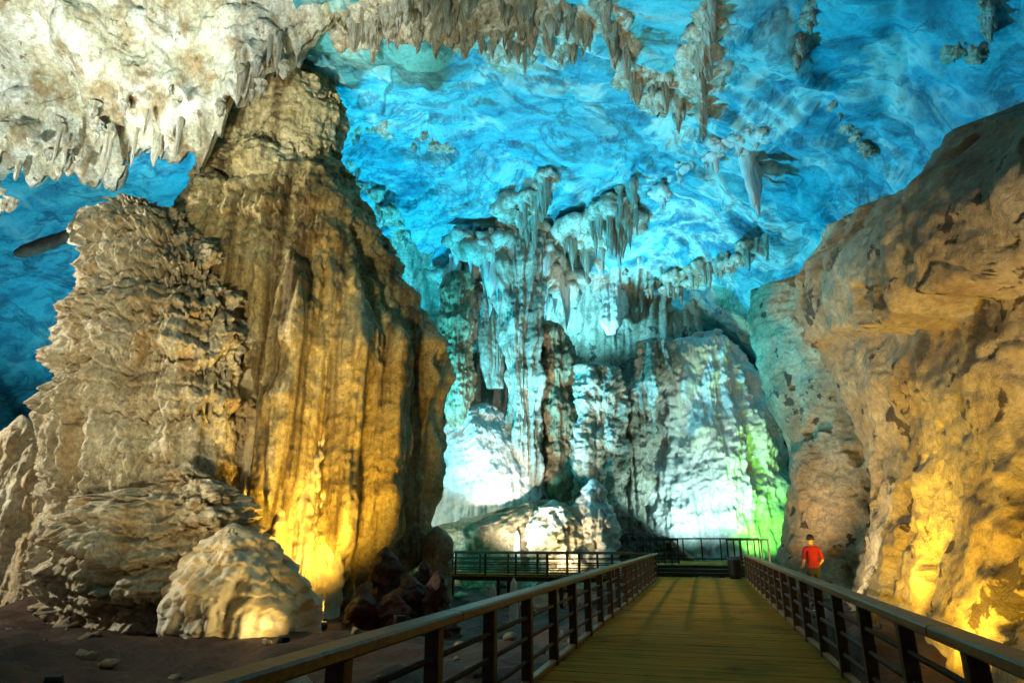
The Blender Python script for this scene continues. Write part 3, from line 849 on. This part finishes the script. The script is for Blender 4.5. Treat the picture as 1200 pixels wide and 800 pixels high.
# ---- the bright drapery mass at upper left
def drapery():
    root = empty('cave_drapery', tuple(W(-20, 27, 20)))
    tag(root, 'huge bright cream drapery hanging from the ceiling left of the golden column', 'drapery')
    o0 = np.array(root.location)
    n, m = 180, 330
    # lower outline of the mass in photo pixels, at its distance
    us = np.array([-220, -90, -20, 0, 25, 60, 110, 150, 200, 250, 290, 330, 380, 430])
    vs = np.array([330, 300, 275, 262, 240, 215, 205, 185, 188, 165, 140, 105, 62, 30])
    u = np.linspace(-220, 430, m)[None, :]
    D0 = 29.0
    vb = np.interp(u, us, vs)
    q = np.linspace(0, 1, n)[:, None]
    vt = -90.0
    v = vt + (vb - vt) * q
    D = D0 - 1.5 + 4.0 * (q - 0.5) * 0.0 + 0 * u - 5.5 * (1 - q) ** 1.3
    s, z = pxd(u, v, D)
    P = W(s, D, z)
    Qs = P * np.array([1, 1, 0.28])
    d = 2.0 * fbm(P, 0.16, 3) + 2.2 * billow(P * np.array([1, 1, 0.45]), 0.22, 3, 0.5) + 0.40 * billow(Qs * np.array([1, 1, 1.3]), 0.9, 3) + 0.08 * fbm(P, 3, 2)
    ph = z / 1.6 + 1.2 * fbm(P * np.array([1, 1, .4]), 0.2, 3) + 0.4 * np.abs(pn(Qs * 1.7))
    fr = ph - np.floor(ph)
    d = d + 0.35 * (sstep(0, .15, fr) * (1 - .85 * fr) - .3)
    drip = 2.4 * (np.abs(pn(np.stack([s * 0.9, s * 0, s * 0 + 3], -1))) + 0.6 * np.abs(pn(np.stack([s * 2.6, s * 0, s * 0 + 8], -1))))
    front = W(s, D - d, z - drip * q ** 6 + 0.4 * q ** 6)
    back = W(s, D + 2.2 * np.sqrt(np.clip(1 - q, 0, 1)) + 0.05 - d * 0.999 * q ** 4, z - drip * q ** 6 + 0.4 * q ** 6)
    V = np.concatenate([front.reshape(-1, 3), back.reshape(-1, 3)]) - o0
    F = np.concatenate([grid_faces(n, m, flip=True), grid_faces(n, m) + n * m])
    i = np.arange(m - 1); b = (n - 1) * m
    rim = np.stack([b + i, b + i + 1, n * m + b + i + 1, n * m + b + i], -1)
    link('curtain', mesh_np('curtain', V, np.concatenate([F, rim])), M['cream'], root)
    for k in range(60):
        uu = rng.uniform(-60, 345); vv = np.interp(uu, us, vs) - rng.uniform(2, 75) ** 1.0
        DD = D0 - 2.0 - rng.uniform(0.3, 2.4)
        ss, zz = pxd(uu, vv, DD)
        o = bpy.data.objects.new('stalactite', STAL[rng.integers(len(STAL))])
        p = W(ss, DD, zz) - o0
        l = 0.4 + 2.4 * rng.random() ** 2; r = rng.uniform(0.07, 0.24)
        o.location = tuple(p + np.array([0, 0, 0.6])); o.scale = (r, r, l); o.rotation_euler = (0, 0, rng.uniform(0, 6.28))
        col.objects.link(o); o.parent = root


drapery()


def roof_slab():
    n, m = 60, 26
    q = np.linspace(0, 1, n)[:, None]; th = np.linspace(0, 2 * math.pi, m, endpoint=False)[None, :]
    u = 125 - 108 * q; v = 262 + 36 * q
    D = 36.0 + 0 * q
    s, z = pxd(u, v, D)
    r = 0.55 * np.sqrt(np.clip(1 - (2 * q - 1) ** 8, 0.001, 1)) * (1 + 0.2 * pn(np.stack([q * 9, q * 0, q * 0], -1)))
    P = W(s + 0 * th, D - 0.8 * r * np.cos(th), z + 0.75 * r * np.sin(th))
    P = P + 0.12 * fbm(P, 1.1, 3)[..., None]
    o = link('roof_slab', mesh_np('roof_slab', P, grid_faces(n, m, wrap=True)), M['floor'])
    tag(o, 'long dark rock slab jutting out beside the tiered flowstone under the cyan roof', 'rock')


roof_slab()

# ------------------------------------------------------------------ walkway
DX0, DX1 = -2.22, 1.62
YEND = 32.0


def deck(name, x0, x1, y0, y1, z, along_y=True, pitch=0.15):
    """boards on joists; boards lie across the walking direction"""
    cx, cy = (x0 + x1) / 2, (y0 + y1) / 2
    bm = bmesh.new()
    if along_y:
        for x in np.linspace(x0 + 0.12, x1 - 0.12, 4): box_bm(bm, Vector((x, cy, z - 0.135)), (0.1, y1 - y0, 0.18))
        for y in np.arange(y0 + 1, y1, 3.0):
            for x in (x0 + 0.3, x1 - 0.3): box_bm(bm, Vector((x, y, z - 1.12)), (0.16, 0.16, 1.78))
    else:
        for y in np.linspace(y0 + 0.12, y1 - 0.12, 3): box_bm(bm, Vector((cx, y, z - 0.135)), (x1 - x0, 0.1, 0.18))
        for x in np.arange(x0 + 1, x1, 3.0):
            for y in (y0 + 0.3, y1 - 0.3): box_bm(bm, Vector((x, y, z - 1.12)), (0.16, 0.16, 1.78))
    me = bpy.data.meshes.new(name); bm.to_mesh(me); bm.free()
    root = link(name, me, M['rail'])
    tag(root, kind='structure')
    L = (x1 - x0) if along_y else (y1 - y0)
    pm = [box_mesh('plank', (0, 0, 0), (L, pitch - 0.007, 0.04) if along_y else (pitch - 0.007, L, 0.04), bevel=0.004) for _ in range(1)]
    pm[0].materials.append(M['plank'])
    a, b = (y0, y1) if along_y else (x0, x1)
    k = int((b - a) / pitch)
    for i in range(k):
        o = bpy.data.objects.new('plank', pm[0])
        t = a + (i + 0.5) * pitch
        dz = rng.uniform(-0.003, 0.003)
        o.location = (cx + rng.uniform(-.01, .01), t, z - 0.022 + dz) if along_y else (t, cy + rng.uniform(-.01, .01), z - 0.022 + dz)
        o.rotation_euler = (rng.uniform(-.004, .004), rng.uniform(-.001, .001), rng.uniform(-.002, .002))
        col.objects.link(o); o.parent = root
    return root


deck('walkway', DX0, DX1, -1.0, YEND, 0.0)


def railing(name, label, a, b, z, pitch=1.5, height=1.06, first=0.0, cap=0.19, group=None, post=0.12, ends=True):
    """posts, three round bars and a flat handrail from a to b (x, y)"""
    A = Vector((*a, z)); B = Vector((*b, z)); d = B - A; L = d.length; t = d / L
    ang = math.atan2(t.y, t.x)
    root = empty(name, A, ang)
    tag(root, label, 'railing', group)
    pm = box_mesh('post', (0, 0, (height - 0.09) / 2 - 0.1), (post, post, height - 0.09 + 0.2), bevel=0.008); pm.materials.append(M['rail'])
    x = first
    while x <= L + 0.01:
        o = link('post', pm, None, root); o.location = (x, 0, 0); x += pitch
    for h in (0.27, 0.52, 0.75):
        me = tube_mesh('bar', [(0, 0, 0), (L, 0, 0)], 0.026, 8); me.materials.append(M['rail'])
        o = link('bar', me, None, root); o.location = (0, 0.0, h)
    nseg = max(1, round(L / 6))
    for k in range(nseg):
        me = box_mesh('handrail', (0, 0, 0), (L / nseg - 0.004, cap, 0.085), bevel=0.016); me.materials.append(M['handrail'])
        o = link('handrail', me, None, root); o.location = ((k + 0.5) * L / nseg, 0, height - 0.0425)
    me = box_mesh('kerb', (0, 0, 0), (L, 0.09, 0.07), bevel=0.01); me.materials.append(M['handrail'])
    o = link('kerb', me, None, root); o.location = (L / 2, 0.0, 0.04)
    return root


railing('railing', 'timber railing along the boardwalk edge facing the golden column', (-2.13, -0.6), (-2.13, 30.6), 0, 1.46, first=1.45)
railing('railing', 'timber railing along the boardwalk edge facing the yellow right wall', (1.56, -0.6), (1.56, 30.6), 0, 1.55, first=1.02)

# side walkway branching left at the far end
deck('side_walkway', -16.5, DX0 - 0.01, 30.8, 33.2, 0.0, along_y=False, pitch=0.15)
railing('railing', 'near railing of the side walkway behind the golden column', (-2.4, 30.9), (-16.4, 30.9), 0, 1.5, post=0.1, first=0.2)
railing('railing', 'far railing of the side walkway before the rear slope', (-3.4, 33.1), (-16.4, 33.1), 0, 1.5, post=0.1, first=0.2)

# raised platform at the end with two steps
deck('viewing_platform', -3.3, 2.9, 34.0, 40.0, 0.46, along_y=False, pitch=0.16)
for k, (y, h) in enumerate([(33.05, 0.15), (33.5, 0.305)]):
    st = link('platform_step', box_mesh('platform_step', ((DX0 + DX1) / 2, y - 0.3 + 0.24, h / 2), (DX1 - DX0, 0.46, h), bevel=0.01), M['rail'])
    tag(st, kind='structure')
fas = link('platform_front', box_mesh('platform_front', (-0.2, 33.93, 0.2), (6.2, 0.06, 0.46), bevel=0.01), M['black'])
tag(fas, kind='structure')


def picket(name, label, a, b, z, height=1.15, pitch=0.28, top=0.08):
    A = Vector((*a, z)); B = Vector((*b, z)); d = B - A; L = d.length
    root = empty(name, A, math.atan2(d.y, d.x)); tag(root, label, 'railing')
    pm = box_mesh('baluster', (0, 0, height / 2), (0.07, 0.07, height - 0.04)); pm.materials.append(M['black'])
    k = max(2, round(L / pitch))
    for i in range(k + 1):
        o = link('baluster', pm, None, root); o.location = (i * L / k, 0, 0)
    for h in (0.12, height):
        me = box_mesh('rail', (L / 2, 0, h), (L + 0.1, 0.1, top), bevel=0.008); me.materials.append(M['black'])
        link('rail', me, None, root)
    return root


picket('balustrade', 'black picket balustrade on the right of the raised platform', (1.0, 34.15), (2.85, 34.15), 0.46, pitch=0.30)
picket('balustrade', 'black picket balustrade on the left of the raised platform', (-3.25, 34.15), (-1.3, 34.15), 0.46, pitch=0.32)
picket('balustrade', 'thin black balustrade along the rear edge of the raised platform', (-3.25, 39.9), (2.85, 39.9), 0.46, pitch=1.0, height=1.2)


def bin_():
    root = empty('litter_bin', (1.15, 31.35, 0)); tag(root, 'black litter bin standing at the end of the right railing', 'bin')
    bm = bmesh.new()
    r = bmesh.ops.create_cone(bm, cap_ends=True, segments=20, radius1=0.24, radius2=0.29, depth=0.78)
    for v in r['verts']: v.co.z += 0.39
    me = bpy.data.meshes.new('body'); bm.to_mesh(me); bm.free(); me.materials.append(M['black']); link('body', me, None, root)
    bm = bmesh.new()
    r = bmesh.ops.create_cone(bm, cap_ends=True, segments=20, radius1=0.31, radius2=0.22, depth=0.14)
    for v in r['verts']: v.co.z += 0.85
    me = bpy.data.meshes.new('lid'); bm.to_mesh(me); bm.free(); me.materials.append(M['housing']); link('lid', me, None, root)


bin_()

# ------------------------------------------------------------------ person in red beyond the railing
def person():
    s, _ = pxd(949, 631, 17.6)
    base = W(s, 17.6, 0)
    gz = 0.0
    J = {'pel': (0, 0, .93), 'waist': (0, 0.01, 1.08), 'chest': (0, .01, 1.28), 'sh': (0, .01, 1.42), 'neck': (0, 0, 1.50), 'jaw': (0, -.02, 1.57), 'head': (0, -.01, 1.65), 'crown': (0, 0, 1.71)}
    rad = {'pel': (.165, .125), 'waist': (.145, .11), 'chest': (.175, .12), 'sh': (.15, .10), 'neck': (.058, .06), 'jaw': (.068, .08), 'head': (.08, .098), 'crown': (.055, .065)}
    E = [('pel', 'waist'), ('waist', 'chest'), ('chest', 'sh'), ('sh', 'neck'), ('neck', 'jaw'), ('jaw', 'head'), ('head', 'crown')]
    for sd, nm in ((-1, 'l'), (1, 'r')):
        J.update({nm + 'so': (sd * .19, .01, 1.40), nm + 'el': (sd * .25, .04, 1.13), nm + 'wr': (sd * .20, -.14, .98), nm + 'ha': (sd * .16, -.22, .96),
                  nm + 'hip': (sd * .09, 0, .86), nm + 'kn': (sd * .10, -.02, .48), nm + 'an': (sd * .10, .02, .08), nm + 'to': (sd * .11, -.15, .035)})
        rad.update({nm + 'so': (.062, .062), nm + 'el': (.043, .043), nm + 'wr': (.03, .03), nm + 'ha': (.035, .022), nm + 'hip': (.092, .095), nm + 'kn': (.06, .06), nm + 'an': (.042, .045), nm + 'to': (.04, .03)})
        E += [('sh', nm + 'so'), (nm + 'so', nm + 'el'), (nm + 'el', nm + 'wr'), (nm + 'wr', nm + 'ha'), ('pel', nm + 'hip'), (nm + 'hip', nm + 'kn'), (nm + 'kn', nm + 'an'), (nm + 'an', nm + 'to')]
        for f in range(5):                      # thumb and four fingers, slightly curled
            dx = sd * (.028 - .014 * f) if f < 4 else -sd * .038
            ln = (.062, .075, .078, .066, .04)[f]
            kk = nm + 'f%d' % f
            hx, hy, hz = J[nm + 'ha']
            J[kk + 'a'] = (hx + dx, hy - .035, hz - .005); J[kk + 'b'] = (hx + dx, hy - .035 - ln * .6, hz - .012); J[kk + 'c'] = (hx + dx, hy - .035 - ln * .8, hz - .045)
            for e in 'abc': rad[kk + e] = (.0085, .0085)
            E += [(nm + 'ha', kk + 'a'), (kk + 'a', kk + 'b'), (kk + 'b', kk + 'c')]
    names = list(J); idx = {k: i for i, k in enumerate(names)}
    me = bpy.data.meshes.new('person')
    me.from_pydata([J[k] for k in names], [(idx[a], idx[b]) for a, b in E], [])
    o = bpy.data.objects.new('person_tmp', me); col.objects.link(o)
    mod = o.modifiers.new('s', 'SKIN'); sv = me.skin_vertices[0].data
    for k in names: sv[idx[k]].radius = rad[k]
    sv[idx['pel']].use_root = True
    sub = o.modifiers.new('d', 'SUBSURF'); sub.levels = 2; sub.render_levels = 2
    dg = bpy.context.evaluated_depsgraph_get(); dg.update()
    bm_ = bpy.data.meshes.new_from_object(o.evaluated_get(dg))
    bpy.data.objects.remove(o)
    skin = plain('skin', (0.42, 0.25, 0.17), 0.5, 0.1); shirt = plain('red_cotton', (0.22, 0.002, 0.02), 0.8, 0.25, 8); jeans = plain('dark_denim', (0.025, 0.028, 0.05), 0.85, 0.3, 12)
    shoe = plain('black_shoe_leather', (0.02, 0.02, 0.02), 0.5, 0.2)
    for m in (skin, shirt, jeans, shoe): bm_.materials.append(m)
    for p in bm_.polygons:
        p.use_smooth = True
        c = p.center
        r = abs(c.x)
        if c.z < .10: p.material_index = 3
        elif c.z < .95 and not (c.y < -.09 and c.z > .82): p.material_index = 2
        elif 0.95 <= c.z < 1.475 and c.z > 1.14 - 0.0 * r or (0.93 < c.z < 1.475 and r < .185 and c.y > -.13): p.material_index = 1
        else: p.material_index = 0
    body = link('person', bm_, None)
    body.location = (base[0], base[1], gz); body.rotation_euler = (0, 0, math.radians(200))
    tag(body, 'person with dark hair in a red shirt standing by the rock beyond the railing', 'person')
    # hair cap
    n, m = 14, 24
    el = np.linspace(-0.35, math.pi / 2, n)[:, None]; az = np.linspace(0, 2 * math.pi, m, endpoint=False)[None, :]
    face = np.clip(-np.sin(az), 0, 1) ** 2
    e2 = el + face * np.clip(0.95 - el, 0, 2) * 0.9
    P = np.stack([.095 * np.cos(e2) * np.cos(az), .012 + .112 * np.cos(e2) * np.sin(az), 1.655 + .115 * np.sin(e2)], -1)
    P += 0.006 * pn(P * 60)[..., None]
    link('hair', mesh_np('hair', P, grid_faces(n, m, wrap=True)), plain('dark_hair', (0.012, 0.009, 0.008), 0.5, 0.3, 20), body)
    # nose, ears
    for nm, pos, sz in (('nose', (0, -.112, 1.625), (.014, .018, .02)), ('ear', (.083, 0, 1.63), (.012, .02, .03)), ('ear', (-.083, 0, 1.63), (.012, .02, .03)), ('eye', (.03, -.094, 1.65), (.012, .008, .007)), ('eye', (-.03, -.094, 1.65), (.012, .008, .007)), ('mouth', (0, -.098, 1.585), (.024, .007, .005))):
        b = bmesh.new(); bmesh.ops.create_icosphere(b, subdivisions=2, radius=1)
        for v in b.verts: v.co = Vector((v.co.x * sz[0] + pos[0], v.co.y * sz[1] + pos[1], v.co.z * sz[2] + pos[2]))
        mm = bpy.data.meshes.new(nm); b.to_mesh(mm); b.free()
        link(nm, mm, skin if nm in ('nose', 'ear') else (M['black'] if nm == 'eye' else shirt), body)


person()

# ------------------------------------------------------------------ floodlights
_hous = None


def floodlight(pos, aim, watts, colour, cone, label, blend=0.6, soft=0.25):
    p = Vector(W(*pos)); a = Vector(W(*aim)); d = (a - p).normalized()
    rot = d.to_track_quat('Y', 'Z')
    root = empty('floodlight', p); root.rotation_euler = rot.to_euler()
    tag(root, label, 'floodlight')
    bm = bmesh.new()
    box_bm(bm, Vector((0, -0.10, 0)), (0.34, 0.12, 0.26), bevel=0.02)
    for x in np.linspace(-0.13, 0.13, 6): box_bm(bm, Vector((x, -0.185, 0)), (0.012, 0.05, 0.22))
    me = bpy.data.meshes.new('housing'); bm.to_mesh(me); bm.free(); me.materials.append(M['housing'])
    link('housing', me, None, root)
    lens = link('lens', box_mesh('lens', (0, -0.035, 0), (0.28, 0.008, 0.20)), emis('lit_lens', colour, 6.0), root)
    bm = bmesh.new()
    for x in (-0.19, 0.19): box_bm(bm, Vector((x, -0.12, -0.13)), (0.012, 0.04, 0.30))
    box_bm(bm, Vector((0, -0.12, -0.27)), (0.392, 0.04, 0.012))
    me = bpy.data.meshes.new('bracket'); bm.to_mesh(me); bm.free(); me.materials.append(M['black'])
    link('bracket', me, None, root)
    gz = float(floor_z(np.array([pos[0]]), np.array([pos[1]]))[0])
    ht = p.z - 0.15 - gz
    if pos[2] > 5: ht = 1.4                          # stands on the rock below it
    if pos[0] < -40:                                 # bolted to the cave wall by an arm
        pts = [Vector((0, 0, 0)), (Vector(W(pos[0] - 4, pos[1], pos[2] + 0.5)) - p)]
    else:
        pts = [Vector((0, 0, -0.12)), Vector((0, 0, -0.12 - max(ht, 0.1) - 0.15))]
    back = rot.to_matrix() @ Vector((0, -0.12, -0.15))
    st = link('stand', tube_mesh('stand', [rot.inverted() @ (q + back) for q in pts], 0.025, 8), M['black'], root)
    L = bpy.data.lights.new('lamp', 'SPOT')
    L.energy = watts; L.color = colour; L.spot_size = math.radians(cone); L.spot_blend = blend; L.shadow_soft_size = soft
    lo = bpy.data.objects.new('lamp', L); col.objects.link(lo); lo.parent = root
    lo.rotation_euler = (math.pi / 2, 0, 0)       # spot shines along -Z -> the fixture's +Y
    lo.location = (0, 0.3, 0)
    return root


BLUE = (0.01, 0.67, 1.0)
CYAN = (0.20, 0.78, 1.0)
GOLD = (1.0, 0.60, 0.08)
K = 1000
for a in [
    ((-7.0, 38, -0.6), (2, 32, 27), 54 * K, BLUE, 125, 'blue floodlight on the ground behind the golden column aimed at the roof'),
    ((8.4, 41.3, -0.1), (2.5, 35, 26), 32 * K, BLUE, 88, 'blue floodlight beyond the platform aimed at the roof'),
    ((-27, 37, -0.6), (-24, 40, 22), 20 * K, CYAN, 120, 'cyan floodlight behind the tiered flowstone aimed at the roof'),
    ((5.0, 48.6, 15.0), (6.5, 49.2, 24), 4.5 * K, CYAN, 150, 'cyan floodlight on top of the rear pillars aimed at the rear ceiling'),
    ((-14, 4, -0.9), (-23, 25, 28), 66 * K, (0.92, 1.0, 0.90), 36, 'white floodlight near the boardwalk aimed at the outer end of the bright drapery', 0.3),
    ((-12, 4, -0.9), (-13.5, 24, 27), 46 * K, (0.92, 1.0, 0.90), 34, 'white floodlight near the boardwalk aimed at the inner end of the bright drapery', 0.3),
    ((-5.5, 14, -1.1), (0, 26, 26), 20 * K, (0.94, 1.0, 0.74), 44, 'white floodlight in the gully aimed at the stalactite fringe'),
    ((-19.5, 15.5, -0.9), (-17, 27, 7), 1.8 * K, (1.0, 0.90, 0.68), 80, 'neutral floodlight in the gully aimed at the tiered flowstone', 0.8, 0.8),
    ((-44.0, 17, 14.5), (-17, 27, 9.0), 68 * K, (1.0, 0.91, 0.70), 56, 'white floodlight on the left cave wall aimed at the tiered flowstone', 0.8, 0.4),
    ((-9.5, 7, -1.0), (-13.5, 28, 14), 18 * K, (1.0, 0.86, 0.52), 62, 'added cream fill floodlight near the boardwalk washing the whole golden column', 1.0, 0.8),  # extra fill lamp, lifts the upper column out of the dark
    ((-6.3, 23.2, -1.0), (-9.6, 28.2, 6.5), 13 * K, GOLD, 88, 'golden floodlight on the ground before the column aimed up its flutes', 0.8, 0.8),
    ((-9.5, 15, -1.1), (-10.5, 27, 7), 2.6 * K, (1.0, 0.72, 0.30), 60, 'added pale golden fill floodlight in the gully aimed at the column', 1.0, 0.8),  # added fill, softens the hard shading between the flutes
    ((-6.4, 19.6, -1.0), (-8.8, 21.5, 0.0), 0.30 * K, (1.0, 0.74, 0.30), 100, 'small warm floodlight lighting the smooth skirt of the mound', 0.8, 0.5),
    ((5.68, 8.26, -0.9), (8.48, 10.06, 3.0), 1.3 * K, (1.0, 0.60, 0.05), 115, 'golden floodlight at the near foot of the right wall', 1.0, 0.3),
    ((6.77, 12.1, -0.7), (9.38, 13.97, 2.6), 1.8 * K, (1.0, 0.62, 0.05), 115, 'golden floodlight at the middle foot of the right wall', 1.0, 0.3),
    ((7.6, 14.9, 0.15), (10.1, 17.2, 2.6), 1.9 * K, (1.0, 0.62, 0.05), 115, 'golden floodlight at the far foot of the right wall', 1.0, 0.3),
    ((5.2, 3.7, -0.9), (10.5, 15, 11), 3.2 * K, (1.0, 0.90, 0.72), 56, 'added neutral fill floodlight under the boardwalk edge aimed at the top of the right wall', 1.0, 0.4),  # added lamp, brightens the upper part of the wall
    ((8.6, 19.5, -0.3), (11.2, 21.6, 3.5), 0.9 * K, (1.0, 0.86, 0.58), 100, 'warm white floodlight on the rubble aimed at the corner of the right wall'),
    ((11.8, 29.9, -0.3), (14.8, 36, 8), 2.6 * K, (1.0, 0.68, 0.36), 90, 'added warm floodlight aimed at the far brown buttress of the right wall', 1.0, 0.4),  # added to turn the buttress brown against the blue spill
    ((11.2, 39.6, 0.2), (12.5, 46, 10), 5.6 * K, (0.60, 0.98, 0.95), 100, 'white floodlight behind the platform aimed at the white cascade'),
    ((15.0, 40.5, -0.2), (17.2, 45, 5), 4.0 * K, (0.22, 1.0, 0.10), 80, 'green floodlight behind the platform aimed at the cascade edge'),
    ((-5.2, 40, -0.2), (-2.5, 46, 6), 1.1 * K, (0.60, 0.90, 1.0), 90, 'white floodlight behind the side walkway aimed at the white slope'),
    ((2.5, 38.5, -0.5), (4.5, 44, 5), 1.7 * K, (1.0, 0.74, 0.42), 100, 'warm floodlight behind the side walkway aimed at the rear pillars', 1.0, 0.4),
    ((-0.5, 36, -0.6), (1.5, 46, 9), 12 * K, (0.98, 0.95, 0.80), 64, 'added white floodlight below the side walkway aimed at the tall green column', 0.8, 0.4),  # added front lamp, warms the cyan-lit rear formations
    ((-3.3, 20.5, -0.6), (-5.2, 25, -0.4), 0.012 * K, (1.0, 0.2, 0.08), 120, 'red floodlight in the gully aimed at the red stalagmites', 0.8, 0.4),
]:
    floodlight(*a)
